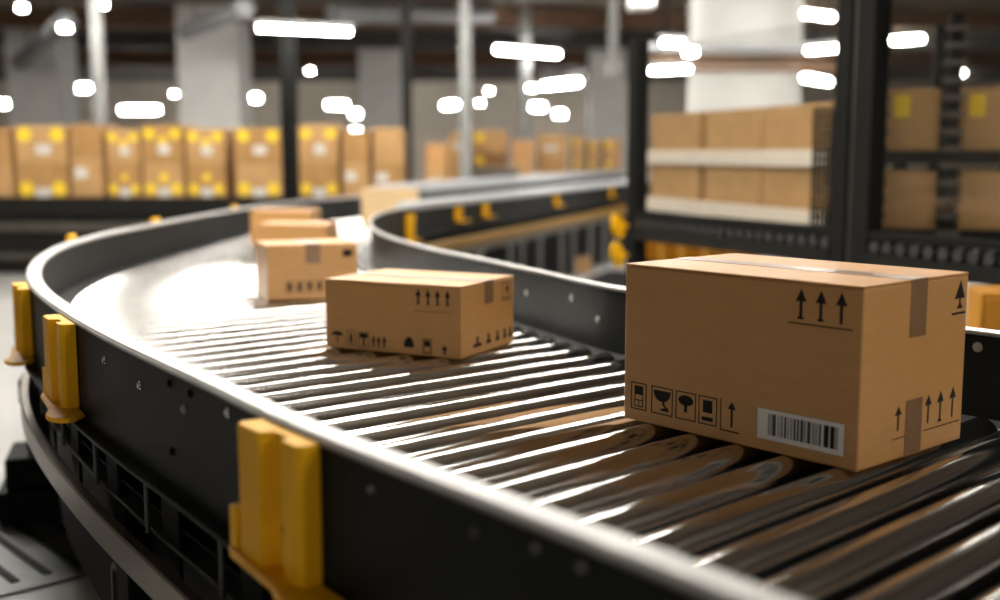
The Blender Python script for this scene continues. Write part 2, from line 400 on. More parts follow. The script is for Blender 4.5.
# yellow brackets, bolted to the guards
def bracket(P, A, s, side, scale=1., sticker=True, wd=.098, ztop=.172):
    p, d, nr = on_path(P, A, s, side)
    T = Matrix.Translation((p.x, p.y, 0)) @ Matrix.Rotation(math.atan2(d.y, d.x) + (0 if side > 0 else math.pi), 4, 'Z')
    # local x along the rail (away from the camera), local y outward, z up
    h = .205*scale; zt = ztop; zb = zt-h; e = min(1, scale+.2)
    prof = [(-wd, .001), (-wd, .030*e), (-wd*.90, .038*e), (-wd*.45, .038*e), (-wd*.38, .022*e), (wd*.05, .022*e), (wd*.14, .046*e), (wd*.90, .046*e), (wd, .036*e), (wd, .001)]
    b = cpart(MB().prism(prof, zb, zt, T).build('bracket', M['yellow'], bevel=.0025))
    if scale < .5: return b
    pts = [(-wd*1.75, .004), (wd*1.4, .004), (wd*1.4, .046), (wd*1.1, .056), (-wd*.6, .064)]
    pts += [(-wd*1.45 + wd*.65*math.cos(a), .046 + .040*math.sin(a)) for a in [2*math.pi*k/14 for k in range(2, 9)]]
    f = MB().prism(pts, zb-.010, zb+.002, T).build('foot_plate', M['yellow'], bevel=.003); f.parent = b
    t = MB().box(wd*1.08, wd*1.35, .006, .046, zb+.002, zb+.068*scale, T).build('side_tab', M['yellow'], bevel=.003); t.parent = b
    if sticker:
        k = MB().box(wd, wd+.0015, .006, .040, zb+.085, zb+.170, T).build('label_strip', M['blue'], smooth=False); k.parent = b
    q = MB().tube(T @ Vector((-wd*.15, .014, zb+.06)), T @ Vector((-wd*.15, .022, zb+.06)), .010, 10).build('bolt', M['steel_dark']); q.parent = b
    return b
bs = near_arc(OUTER, OA, (-.312, 1.655)); bracket(OUTER, OA, bs, 1)
bs, _ = find_on(OUTER, OA, 70, 314, 1, (.172, .18)); bracket(OUTER, OA, bs, 1)
bs, _ = find_on(OUTER, OA, 37, 279, 1, (.172, .18)); bracket(OUTER, OA, bs, 1)
for px in (66, 158, 236):
    best = min((s for s in [4.6+.02*i for i in range(340)]), key=lambda s: abs(proj((*at_arc(OUTER, OA, s)[0], .18))[0]-px) + (0 if at_arc(OUTER, OA, s)[0].y > 5.2 else 999))
    bracket(OUTER, OA, best, 1, .4, sticker=False, wd=.05, ztop=.205)
for px in (408, 457, 484, 555, 610):
    best = min((s0-.6+.02*i for i in range(380)), key=lambda s: abs(proj((*at_arc(INNER, IA, s)[0], .05))[0]-px))
    bracket(INNER, IA, best, -1, .95 if px == 408 else .55, sticker=False, wd=.055, ztop=.13)

# ------------------------------------------------------------------ cartons
class Face:
    """Draws thin prints on a plane: s to the right, t up, n out of the face."""
    def __init__(s, O, sd, td, nd): s.O = Vector(O); s.s = Vector(sd); s.t = Vector(td); s.n = Vector(nd); s.k = 0
    def poly(s, mb, pts, h=.0006, lift=.0):
        T = Matrix(((s.s.x, s.t.x, s.n.x, s.O.x), (s.s.y, s.t.y, s.n.y, s.O.y), (s.s.z, s.t.z, s.n.z, s.O.z), (0, 0, 0, 1)))
        return mb.prism(pts, lift, lift+h, T)
    def rect(s, mb, x0, x1, y0, y1, h=.0006, lift=0.): return s.poly(mb, [(x0, y0), (x1, y0), (x1, y1), (x0, y1)], h, lift)
    def frame(s, mb, x0, x1, y0, y1, w=.0022):
        s.rect(mb, x0, x1, y0, y0+w); s.rect(mb, x0, x1, y1-w, y1); s.rect(mb, x0, x0+w, y0, y1); s.rect(mb, x1-w, x1, y0, y1)
    def arrow(s, mb, x, y0, y1, w, head=.42, stem=.28, foot=True):
        hy = y1-(y1-y0)*head
        s.poly(mb, [(x-w/2, hy), (x+w/2, hy), (x, y1)]); s.rect(mb, x-w*stem/2, x+w*stem/2, y0, hy)
        if foot: s.rect(mb, x-w*.28, x+w*.28, y0, y0+(y1-y0)*.08)
    def disc(s, mb, x, y, rx, ry, a0=0, a1=360, n=14):
        s.poly(mb, [(x+rx*math.cos(R(a0+(a1-a0)*k/n)), y+ry*math.sin(R(a0+(a1-a0)*k/n))) for k in range(n+ (0 if a1-a0 == 360 else 1))])
def carton(name, N, a, L, W, H, label, group=None, card='card', detail=True, z=0., tape_end=(.11, .11), sticker=None):
    """N = near front corner on the bed; front runs left from it, the end face runs back from it."""
    u = Vector((-math.cos(a), math.sin(a))); v = Vector((math.sin(a), math.cos(a)))
    cpos = Vector(N) + u*(L/2) + v*(W/2)
    root = empty(name, (cpos.x, cpos.y, z), -a, label, 'box', group)
    MB().box(-L/2, L/2, -W/2, W/2, 0, H-.005).build('carton_body', M[card], root, smooth=False, bevel=.004 if detail else .006)
    for sgn in (-1, 1):
        y0, y1 = (-W/2, -.0015) if sgn < 0 else (.0015, W/2)
        MB().box(-L/2, L/2, y0, y1, H-.005, H).build('top_flap', M[card], root, smooth=False, bevel=.0022)
    tw = min(.030, W*.085)
    if tape_end:
        tp = MB().box(-L/2-.0008, L/2+.0008, -tw, tw, H, H+.0008)
        tp.box(L/2, L/2+.0008, -tw, tw, H-tape_end[0], H+.0008)
        if tape_end[1]: tp.box(L/2, L/2+.0008, -tw, tw, 0.001, tape_end[1])
        tp.build('packing_tape', M['tape'], root, smooth=False)
    fr = Face((-L/2, -W/2, 0), (1, 0, 0), (0, 0, 1), (0, -1, 0)); en = Face((L/2, -W/2, 0), (0, 1, 0), (0, 0, 1), (1, 0, 0))
    return root, fr, en
# big box in front
L, W, H = .576, .379, .34
root, fr, en = carton('cardboard_box', (.648, 2.027), .8554, L, W, H, 'large cardboard box nearest the camera with barcode label and black arrows')
def sym(name, root, *draws):
    p = MB()
    for fn, args in draws: fn(p, *args)
    return p.build(name, M['ink'], root, smooth=False)
for x in (.445, .488, .531): sym('arrow_print', root, (fr.arrow, (x, .267, .325, .024, .42, .26, x < .53)))
sym('base_line_print', root, (fr.rect, (.417, .556, .2575, .2600)))
def frame_d(f, x0, x1, y0=.026, y1=.085, w=.0022): return (f.frame, (x0, x1, y0, y1, w))
sym('symbol_print', root, frame_d(fr, .022, .066), (fr.rect, (.032, .056, .060, .078)), frame_d(fr, .032, .056, .032, .061, .002), (fr.rect, (.032, .056, .046, .048)), (fr.rect, (.043, .045, .032, .046)))
sym('symbol_print', root, frame_d(fr, .080, .139), (fr.poly, ([(.086, .077), (.134, .077), (.130, .063), (.120, .055), (.112, .053), (.098, .055), (.089, .064)][::-1],)),
    (fr.poly, ([(.110, .054), (.116, .054), (.118, .046), (.128, .040), (.128, .034), (.108, .034), (.104, .038), (.118, .041), (.112, .046)][::-1],)))
sym('symbol_print', root, frame_d(fr, .147, .201), (fr.disc, (.174, .067, .020, .011)), (fr.rect, (.157, .191, .066, .072)), (fr.rect, (.170, .178, .042, .066)))
sym('symbol_print', root, frame_d(fr, .208, .255), (fr.rect, (.219, .243, .051, .077)), (fr.rect, (.217, .245, .034, .042)))
sym('arrow_print', root, (fr.rect, (.2635, .2655, .022, .088)), (fr.rect, (.2635, .312, .022, .0245)), (fr.arrow, (.292, .032, .084, .020, .30, .24, False)))
lb = MB(); fr.rect(lb, .355, .547, .024, .084, .0012); lb_o = lb.build('barcode_label', M['white_label'], root, smooth=False)
p = MB(); fr.frame(p, .3545, .5475, .0235, .0845, .0018); rr = random.Random(3)
p.build('label_border', M['ink'], lb_o, smooth=False)
p = MB(); x = .380
bars = [(1, 3, 1), (1, 2, 1), (0, 5, 3), (1, 2, 2), (1, 4, 2), (0, 3, 2), (1, 2, 2), (1, 3, 2), (0, 3, 2), (0, 3, 2), (0, 4, 1), (1, 3, 2), (0, 5, 2), (1, 4, 1), (1, 3, 2), (0, 3, 4), (2, 7, 2), (2, 6, 1), (1, 4, 1)]
unit = (.536-.380)/sum(b+c for _, b, c in bars)
for kind, wd, gap in bars:
    p.use(M['ink'] if kind == 2 else (M['steel_dark'] if kind == 0 else M['grey_ink']))
    fr.rect(p, x, x+wd*unit, .034, .076, .0006, .0012); x += (wd+gap)*unit
p.build('barcode_bars', None, lb_o, smooth=False)
sym('arrow_print', root, (en.poly, ([(.326, .290), (.366, .290), (.347, .326)],)), (en.rect, (.344, .350, .274, .290)), (en.poly, ([(.335, .270), (.359, .270), (.347, .283)],)), (en.rect, (.317, .370, .2585, .2630)))
for x, y0, y1 in ((.133, .056, .103), (.191, .052, .103), (.243, .054, .110), (.289, .050, .112), (.337, .052, .113)):
    sym('arrow_print', root, (en.arrow, (x, y0, y1, .025, .36, .22, .28 < x < .3)))
sym('base_line_print', root, (en.rect, (.115, .165, .0405, .0425))); sym('base_line_print', root, (en.rect, (.228, .368, .040, .042)))
# middle box
L, W, H = .46, .334, .206
root, fr, en = carton('cardboard_box', (-.107, 3.174), .463, L, W, H, 'medium cardboard box with four small arrows, behind the large barcode box', tape_end=(.065, 0))
for x in (.320, .352, .383, .415): sym('arrow_print', root, (fr.arrow, (x, .148, .192, .018, .45, .34, True)))
sym('base_line_print', root, (fr.rect, (.305, .425, .128, .1295)))
sym('symbol_print', root, (fr.disc, (.042, .040, .020, .012, 0, 180)), (fr.rect, (.040, .044, .018, .040)), (fr.rect, (.022, .062, .040, .044)))
sym('symbol_print', root, frame_d(fr, .075, .106, .014, .056, .0018), (fr.rect, (.086, .094, .020, .048)))
sym('symbol_print', root, (fr.rect, (.120, .148, .038, .052)), (fr.rect, (.131, .137, .014, .040)), frame_d(fr, .116, .152, .010, .056, .0015))
for x in (.168, .186, .205): sym('arrow_print', root, (fr.arrow, (x, .014, .048, .014, .5, .4, False)))
sym('symbol_print', root, (fr.disc, (.288, .022, .017, .030, 0, 180)))
sym('symbol_print', root, frame_d(fr, .335, .362, .008, .050, .003), (fr.rect, (.340, .357, .028, .044)))
sym('arrow_print', root, (fr.arrow, (.405, .008, .036, .020, .5, .3, False)))
sym('symbol_print', root, frame_d(en, .255, .310, .135, .190, .0022), (en.arrow, (.287, .155, .185, .024, .6, .3)), (en.rect, (.262, .305, .142, .146)))
for x0, x1 in ((.07, .12), (.15, .18), (.21, .235), (.26, .28), (.295, .32)): sym('symbol_print', root, (en.rect, (x0, x1, .022, .032)), (en.rect, ((x0+x1)/2-.006, (x0+x1)/2+.006, .030, .052)))
# third box: its end face looks towards the camera
a3 = 1.191; L, W, H = .249, .362, .218
root, fr, en = carton('cardboard_box', (-.905, 4.448), a3, L, W, H, 'small cardboard box with taped front face, left of the medium box', tape_end=(.075, 0))
sym('symbol_print', root, (en.rect, (.300, .338, .165, .192)))
for x in (.085, .125, .165, .205): sym('symbol_print', root, frame_d(en, x-.013, x+.013, .030, .075, .003), (en.rect, (x-.006, x+.006, .038, .066)))
carton('cardboard_box', (-.90, 5.95), .08, .36, .28, .205, 'wide flat cardboard box directly behind the small taped box', tape_end=None)
carton('cardboard_box', (-1.19, 7.20), .06, .38, .32, .215, 'blurred cardboard box furthest back in the left row on the rollers', tape_end=None)
root, fr, en = carton('cardboard_box', (-.66, 9.05), .02, .43, .30, .29, 'tall cardboard box, bright light in its colour, at the bend by the inner guard', card='card_lit', tape_end=None)

# ------------------------------------------------------------------ safety fence
fa = Vector((.89, 7.5)); fb = Vector((2.35, 4.44)); fd = (fb-fa).normalized(); fn = Vector((fd.y, -fd.x))   # fn points away from the conveyor? fixed below
fang = math.atan2(fd.y, fd.x)
fence = empty('safety_fence', (fa.x, fa.y, FLOOR), fang, 'dark framed safety fence with clear panels behind the large box', 'fence')
LF = (fb-fa).length
h0 = 0 - FLOOR
xm = .6987*(Vector((2.13, 4.9))-fa).length
def fpart(mb, name, m, bevel=.004, parent=fence, smooth=False): return mb.build(name, M[m], parent, smooth=smooth, bevel=bevel)
for x, hw, top in ((0, .045, 1.30-FLOOR), (xm-.075, .05, 2.55-FLOOR), (xm+.075, .06, 2.55-FLOOR), (LF, .05, 2.55-FLOOR)):
    fpart(MB().box(x-hw, x+hw, -.05, .05, .012, top), 'post', 'post'); 
    fpart(MB().box(x-hw-.04, x+hw+.04, -.10, .10, 0, .012), 'base_plate', 'post', .002)
fpart(MB().box(xm-.024, xm+.014, -.03, .03, .05, 2.5-FLOOR), 'gap_plate', 'line_strip', 0)
for x0, x1 in ((.045, xm-.125), (xm+.135, LF-.05)):
    fpart(MB().box(x0, x1, -.06, .06, h0+.015, h0+.09), 'kick_beam', 'line_dark')
    fpart(MB().box(x0, x1, -.045, .045, h0+.16, h0+.20), 'lower_rail', 'post')
    fpart(MB().box(x0, x1, -.02, .02, h0+.20, (1.22 if x0 < 1 else 2.45)-FLOOR), 'panel_edge', 'post', 0) if False else None
    fpart(MB().box(x0, x1, -.004, .004, h0+.20, (1.24 if x0 < 1 else 2.45)-FLOOR), 'clear_panel', 'glass', 0)
    k = int((x1-x0)/.085)
    w_ = MB()
    for i in range(k):
        xx = x0 + (i+.5)*(x1-x0)/k; w_.tube((xx, .045, h0+.125), (xx, -.045, h0+.125), .030, 12)
    fpart(w_, 'wheel_track', 'steel_dark', 0, smooth=True)
fpart(MB().box(.045, xm-.125, -.03, .03, 1.22-FLOOR, 1.27-FLOOR), 'top_rail', 'post') if False else None
fpart(MB().box(xm+.135, LF-.05, -.03, .03, 2.45-FLOOR, 2.5-FLOOR), 'top_rail', 'post')
# wire mesh strip beside the double post
mw = MB(); x0, x1 = xm-.36, xm-.13
for i in range(8): mw.tube((x0+(x1-x0)*i/7, .03, h0+.2), (x0+(x1-x0)*i/7, .03, h0+.80), .008, 6)
for i in range(15): mw.tube((x0, .03, h0+.2+.6*i/14), (x1, .03, h0+.2+.6*i/14), .008, 6)
fpart(mw, 'wire_mesh', 'post', 0)
# yellow clamps on the left post
for zz in (.10, -.09):
    T = Matrix.Translation((-.05, -.11, zz-FLOOR)) @ Matrix.Rotation(R(14), 4, 'X') @ Matrix.Rotation(R(90), 4, 'Z')
    mbb = MB()
    pts = [(.042*math.cos(2*math.pi*k/18), .085*math.sin(2*math.pi*k/18)) for k in range(18)]
    mbb.prism(pts, -.02, .02, T @ Matrix.Rotation(R(90), 4, 'X'))
    fpart(mbb, 'clamp_handle', 'yellow', .004, smooth=True)
    c_ = MB().tube((-.03, -.11, zz-FLOOR), (-.03, -.04, zz-FLOOR), .015, 10); fpart(c_, 'clamp_stem', 'yellow', 0, smooth=True)

# ------------------------------------------------------------------ racks behind the fence
def rack(name, O, ang, Lr, Dr, decks, uprights, label):
    r = empty(name, (O[0], O[1], FLOOR), ang, label, 'rack')
    for x in uprights:
        for y in (0, Dr):
            m = MB().box(x-.035, x+.035, y-.03, y+.03, 0, max(decks)+.72-FLOOR)
            m.build('upright', M['post'], r, smooth=False, bevel=.003)
            lad = MB()
            zz = .3
            while zz < max(decks)+.65-FLOOR and y == 0:
                lad.box(x-.060, x+.060, y-.038, y-.030, zz, zz+.03); zz += .09
            if y == 0: lad.build('slot_ladder', M['line_strip'], r, smooth=False)
    for z in decks:
        MB().box(-.04, Lr+.04, -.02, Dr+.02, z-.07-FLOOR, z-FLOOR).build('shelf', M['line_dark'], r, smooth=False, bevel=.004)
    return r
def local_to_world(O, ang, x, y, z): return (O[0]+x*math.cos(ang)-y*math.sin(ang), O[1]+x*math.sin(ang)+y*math.cos(ang), z)
def plain_carton(O, ang, x, y, z, sx, sy, sz, label, group, card='card_light', stickers=(), band=False, cat='box', name='cardboard_box'):
    c = empty(name, local_to_world(O, ang, x+sx/2, y+sy/2, z), ang, label, cat, group)
    MB().box(-sx/2, sx/2, -sy/2, sy/2, 0, sz).build('carton_body', M[card], c, smooth=False, bevel=.008)
    MB().box(-sx/2-.001, sx/2+.001, -.03, .03, sz, sz+.001).box(-sx/2-.001, -sx/2, -.03, .03, sz*.7, sz).box(sx/2, sx/2+.001, -.03, .03, sz*.7, sz).build('packing_tape', M['tape'], c, smooth=False)
    fr = Face((-sx/2, -sy/2, 0), (1, 0, 0), (0, 0, 1), (0, -1, 0))
    for kind, x0, x1, z0, z1 in stickers:
        mb = MB()
        if kind == 'dot': fr.disc(mb, (x0+x1)/2*sx, (z0+z1)/2*sz, (x1-x0)/2*sx, (x1-x0)/2*sx)
        else: fr.rect(mb, x0*sx, x1*sx, z0*sz, z1*sz, .0015)
        mb.build('yellow_sticker' if kind in ('dot', 'sq') else 'white_label', M['yellow_sticker' if kind in ('dot', 'sq') else 'white_label'], c, smooth=False)
    return c
# rack A (left pane)
OA_ = (1.22, 9.7); angA = math.atan2(-2.55, .80)
LA = 2.72
rack('storage_rack', OA_, angA, LA, .46, (.10,), (-.05, LA+.05), 'dark storage rack with two layers of cartons behind the left fence panel')
xs = [(0.06, .93), (1.03, 1.84), (1.86, 2.66)]
pos = ['left', 'middle', 'right']
for layer, (z, hh) in enumerate(((.10, .30), (.482, .38))):
    t = empty('slip_tray', local_to_world(OA_, angA, LA/2, .24, z), angA, ('lower' if layer == 0 else 'upper') + ' pale tray board under a row of cartons on the dark rack', 'tray', 'trays on the rack')
    MB().box(-LA/2+.04, LA/2-.04, -.24, .21, 0, .02).build('tray_base', M['tray'], t, smooth=False, bevel=.004)
    MB().box(-LA/2+.04, LA/2-.04, -.26, -.24, 0, .11).build('tray_lip', M['tray'], t, smooth=False, bevel=.005)
    for i, (x0, x1) in enumerate(xs):
        plain_carton(OA_, angA, x0, .02, z+.02, x1-x0, .42, hh-.02 + (.02 if layer else .08), '%s brown carton in the %s row on the rack behind the left fence panel' % (pos[i], 'upper' if layer else 'lower'), 'cartons behind the left fence panel')
# rack B (right pane)
OB_ = (2.02, 6.29); angB = R(-14); LB = 1.85
rack('storage_rack', OB_, angB, LB, .62, (.16, .585), (.02, .40, .79, 1.32, LB), 'dark two-shelf rack with labelled cartons behind the right fence panel')
for zi, z in enumerate((.16, .585)):
    for i, x in enumerate((.075, .455, .845, 1.375)):
        st = [('sq', .12, .42, .55, .90)] if zi else []
        plain_carton(OB_, angB, x, .03, z, .27 if i < 2 else .42, .5, .33 if zi else .32, '%s carton %son the %s shelf behind the right fence panel' % (('first', 'second', 'third', 'fourth')[i], 'with square yellow label ' if zi else '', 'upper' if zi else 'lower'), 'cartons behind the right fence panel', stickers=st)
# amber picking bins seen below the fence beam
def picking_bin(p, sx, sy, sz, rz, label):
    b = empty('picking_bin', (p[0], p[1], p[2]), rz, label, 'bin', 'amber picking bins')
    t = .008; m = MB().box(-sx/2, sx/2, -sy/2, sy/2, 0, t).box(-sx/2, -sx/2+t, -sy/2, sy/2, 0, sz).box(sx/2-t, sx/2, -sy/2, sy/2, 0, sz).box(-sx/2, sx/2, sy/2-t, sy/2, 0, sz).box(-sx/2, sx/2, -sy/2, -sy/2+t, 0, sz*.8)
    m.build('bin_body', M['orange'], b, smooth=False, bevel=.003)
    MB().box(-sx*.3, sx*.3, -sy/2-.012, -sy/2, sz*.68, sz*.78).build('grip_lip', M['orange'], b, smooth=False, bevel=.003)
    return b
bench = empty('low_bench', (1.40, 7.85, FLOOR), R(-64), 'low dark bench with amber bins behind the fence', 'bench')
MB().box(-.75, .75, -.16, .16, .56, .60).build('bench_top', M['line_dark'], bench, smooth=False, bevel=.004)
for sx in (-.66, .66):
    for sy in (-.12, .12): MB().box(sx-.03, sx+.03, sy-.03, sy+.03, 0, .56).build('leg', M['post'], bench, smooth=False, bevel=.003)
for i, t in enumerate((-.62, -.38, -.12, .14, .42)):
    picking_bin((1.40+t*math.cos(R(-64)), 7.85+t*math.sin(R(-64)), FLOOR+.60), .10, .2, .17, R(-64), '%s amber picking bin on the low bench, counted from the left' % ('first', 'second', 'third', 'fourth', 'fifth')[i])
# amber bin stack at the right edge
cab = empty('yellow_cabinet', (1.955, 4.14, FLOOR), R(-12), 'amber yellow steel cabinet at the right edge behind the black guard', 'cabinet')
MB().box(-.22, .22, -.13, .13, .05, .88).build('cabinet_body', M['orange'], cab, smooth=False, bevel=.006)
MB().box(-.20, .20, -.139, -.13, .08, .86).build('door', M['orange'], cab, smooth=False, bevel=.004)
MB().box(-.21, .21, -.12, .12, 0, .05).build('plinth', M['black'], cab, smooth=False)
MB().tube((.16, -.15, .45), (.16, -.15, .58), .008, 8).build('handle', M['steel_dark'], cab)
mat_o = empty('pit_dark_mat', (.14, 10.6, FLOOR), math.atan2(5.45, 1.92), 'added black sheet keeping the pit floor dark below the return run', 'mat')  # added to darken the pit floor
MB().box(-3.6, 3.0, -1.45, -.14, 0, .010).build('dark_mat_sheet', M['rubber'], mat_o, smooth=False)
# two cartons on the pit floor
for (px, py, wd, lab) in ((555, 274, .34, 'larger pale carton on the floor below the return run'), (582, 274, .20, 'smaller pale carton on the floor below the return run')):
    d = ray(px, py); t = (FLOOR-CAMZ)/d.z
    plain_carton((d.x*t, d.y*t), 0, -wd/2, 0, FLOOR+.01, wd, .3, .17, lab, 'cartons on the pit floor')

# ------------------------------------------------------------------ dark packing line with dotted cartons, far left
YL = 12.9
line = empty('packing_line', (-4.6, YL, FLOOR), 0, 'long dark packing line carrying yellow-dotted cartons along the far left', 'conveyor')
X0, X1 = -4.6, 3.6
MB().box(X0, X1, 0, 1.2, .80, .86).build('line_top', M['line_dark'], line, smooth=False, bevel=.006)
MB().box(X0, X1, -.04, 0, .66, .88).build('top_rail', M['line_dark'], line, smooth=False, bevel=.008)
MB().box(X0, X1, 0, .05, .02, .66).build('side_panel', M['line_dark'], line, smooth=False)
for z0, z1 in ((.49, .60), (.18, .24)): MB().box(X0, X1, -.03, 0, z0, z1).build('side_rail', M['line_strip'], line, smooth=False, bevel=.006)
for x in (-4.4, -2.4, -.4, 1.6, 3.2): MB().box(x-.05, x+.05, .1, 1.1, 0, .8).build('leg', M['post'], line, smooth=False)
ordn = ['first', 'second', 'third', 'fourth', 'fifth', 'sixth', 'seventh', 'eighth', 'ninth', 'tenth']
cols = [(-28, 22, 0), (26, 77, 1), (80, 111, 0), (115, 148, 1), (150, 190, 1), (193, 231, 1), (241, 286, 1), (303, 342, 1), (346, 372, 0), (376, 404, 0)]
for i, (a_, b_, dots) in enumerate(cols):
    xa = (a_-500)/F*YL*1.02; xb = (b_-500)/F*YL*1.02
    hts = ((.39, .40), (.39, .42), (.46, .36), (.39, .38), (.39, .43), (.39, .39), (.39, .40), (.39, .43), (.40, .36), (.38, .41))[i]
    z = .06
    for j in range(2):
        st = []
        if dots:
            st = [('dot', .04, .32, .60, .95), ('dot', .68, .96, .60, .95)]
            if j == 0: st = [('dot', .04, .32, .10, .45), ('dot', .68, .96, .10, .45), ('wl', .36, .66, .05, .30)]
            else: st.append(('wl', .40, .68, .25, .5))
            if i in (3, 4, 5): st.append(('dot', .40, .62, .45, .75))
        elif j == 0: st = [('wl', .1, .5, .5, .75)]
        plain_carton((xa, YL+.08), 0, 0, 0, z, (xb-xa)*.985, .6, hts[j], '%s carton from the left in the %s layer on the far packing line, %s' % (ordn[i], 'bottom' if j == 0 else 'top', 'yellow dotted' if dots else 'plain'), 'cartons on the far packing line', stickers=st, card=('card_light', 'card_mid', 'card_light', 'card_mid')[(i+j) % 4])
        z += hts[j]

# ------------------------------------------------------------------ pallet stacks in the far middle
def pallet_stack(px0, px1, ptop, Y, nlay, lab, kinds=('card_light',), dots=False):
    a_ = at_depth(px0, ptop, Y); b_ = at_depth(px1, ptop, Y); wdt = b_.x-a_.x; top = a_.z
    pal = empty('pallet', ((a_.x+b_.x)/2, Y+.4, FLOOR), 0, 'wooden pallet under ' + lab, 'pallet', 'pallets in the far middle')
    m = MB()
    for yy in (-.36, -.12, .12, .36): m.box(-wdt/2, wdt/2, yy-.06, yy+.06, .12, .14)
    m.build('deck_boards', M['wood'], pal, smooth=False)
    for xx in (-wdt/2+.06, 0, wdt/2-.06): MB().box(xx-.05, xx+.05, -.4, .4, 0, .12).build('runner', M['wood'], pal, smooth=False)
    hh = (top-FLOOR-.14)/nlay
    for k in range(nlay):
        st = [('sq', .12, .36, .5, .85)] if dots and k >= nlay-2 else ([('wl', .2, .7, .1, .35)] if k % 2 == 0 else [])
        plain_carton((a_.x, Y), 0, 0, 0, FLOOR+.14+k*hh, wdt*.97, .8, hh*.985, '%s carton up in %s' % (ordn[k], lab), 'stacked cartons in the far middle', card=kinds[k % len(kinds)], stickers=st)
pallet_stack(378, 402, 146, 19, 4, 'the pale stack left of the dark hall post')
pallet_stack(425, 448, 143, 18, 4, 'the stack right of the dark hall post', ('card_light', 'card'))
pallet_stack(449, 468, 132, 20, 5, 'the narrow stack beside the grey pipe')
pallet_stack(471, 508, 130, 21, 4, 'the stack above the dark crate', ('card_dark', 'card_light'), True)
pallet_stack(512, 534, 140, 19, 4, 'the stack with pale sides in the middle', ('card_light', 'card'))
pallet_stack(538, 568, 134, 20, 5, 'the wide stack left of the far cage', ('card_light',))
pallet_stack(573, 584, 136, 22, 4, 'the slim stack with a yellow square', ('card_light',), True)
pallet_stack(588, 600, 140, 22, 4, 'the second slim stack with a yellow square', ('card_light',), True)
pallet_stack(604, 622, 138, 22, 4, 'the stack just left of the fence post', ('card_light',), True)
cr = empty('dark_crate', (at_depth(490, 170, 18).x, 18.0, FLOOR), 0, 'dark brown crate with grey lid in the far middle', 'crate')
MB().box(-.40, .40, -.3, .3, 0, 1.03).build('crate_body', M['brown_beam'], cr, smooth=False, bevel=.01)
MB().box(-.46, .46, -.34, .34, 1.03, 1.13).build('lid', M['line_strip'], cr, smooth=False, bevel=.01)

# ------------------------------------------------------------------ hall posts, columns, pipes, ducts
def post_at(px, Y, wdt, m, label, name='hall_post', square=True, cat='post', z1=CEIL):
    x = (px-500)/F*Y
    o = empty(name, (x, Y, FLOOR), 0, label, cat)
    if square:
        MB().box(-wdt/2, wdt/2, -wdt/2, wdt/2, 0, z1-FLOOR).build('shaft', M[m], o, smooth=False, bevel=.01)
        MB().box(-wdt*.8, wdt*.8, -wdt*.8, wdt*.8, 0, .08).build('base', M[m], o, smooth=False, bevel=.008)
    else:
        MB().tube((0, 0, 0), (0, 0, z1-FLOOR), wdt/2, 40).build('shaft', M[m], o)
        MB().tube((0, 0, 0), (0, 0, .10), wdt/2*1.12, 40).build('base', M[m], o)
    return o
post_at(292, 12.2, .16, 'post', 'dark steel hall post among the yellow-dotted cartons on the left')
post_at(408, 17, .14, 'post', 'thin dark hall post left of the far pallet stacks')
post_at(105, 16.5, .19, 'pipe', 'round pale grey post at far left, in front of white column', 'round_post', False)
post_at(466, 17, .19, 'pipe', 'round pale grey post above the far pallet stacks', 'round_post', False)
post_at(525, 21.5, .22, 'pipe', 'round pale grey post below the middle tube light', 'round_post', False)
hp = at_depth(613, 62, 14)
hpo = empty('hanging_conduit', hp, 0, 'thin grey conduit hanging from the ceiling left of the fence top', 'pipe')
MB().tube((0, 0, 0), (0, 0, CEIL-hp.z), .06, 16).build('conduit', M['pipe'], hpo)
MB().box(-.10, .10, -.08, .08, -.16, 0).build('junction_box', M['pipe'], hpo, smooth=False, bevel=.01)
post_at(220, 22, 1.12, 'white_paint', 'square white column left of the long tube light', 'white_column', True, 'column')
post_at(50, 25, 1.1, 'white_paint', 'square white column at the far left edge', 'white_column', True, 'column')
post_at(385, 27, 1.0, 'white_paint', 'square white column furthest back, behind the dark thin post', 'white_column', True, 'column')
post_at(605, 27, .8, 'white_paint', 'narrow white column left of the fence', 'white_column', True, 'column')
post_at(740, 14.6, 1.38, 'white_paint', 'thick round white column behind the fence', 'white_column', False, 'column')
# brown pipe bridge in front of the round column
pb = empty('pipe_bridge', (at_depth(740, 55, 13.0).x, 13.0, at_depth(740, 55, 13.0).z), R(4), 'brown beam with pipes crossing in front of the thick round column', 'beam')
MB().box(-1.0, 1.0, -.08, .08, -.10, .0).build('beam', M['brown_beam'], pb, smooth=False, bevel=.01)
MB().tube((-1.1, -.16, .06), (1.1, -.16, .06), .05, 12).build('pipe', M['duct'], pb)
MB().tube((-1.1, -.14, -.16), (1.1, -.14, -.16), .035, 12).build('pipe', M['brown_beam'], pb)
for x in (-.85, .85): MB().tube((x, 0, 0), (x, 0, CEIL-pb.location.z), .015, 8).build('hanger_rod', M['post'], pb)
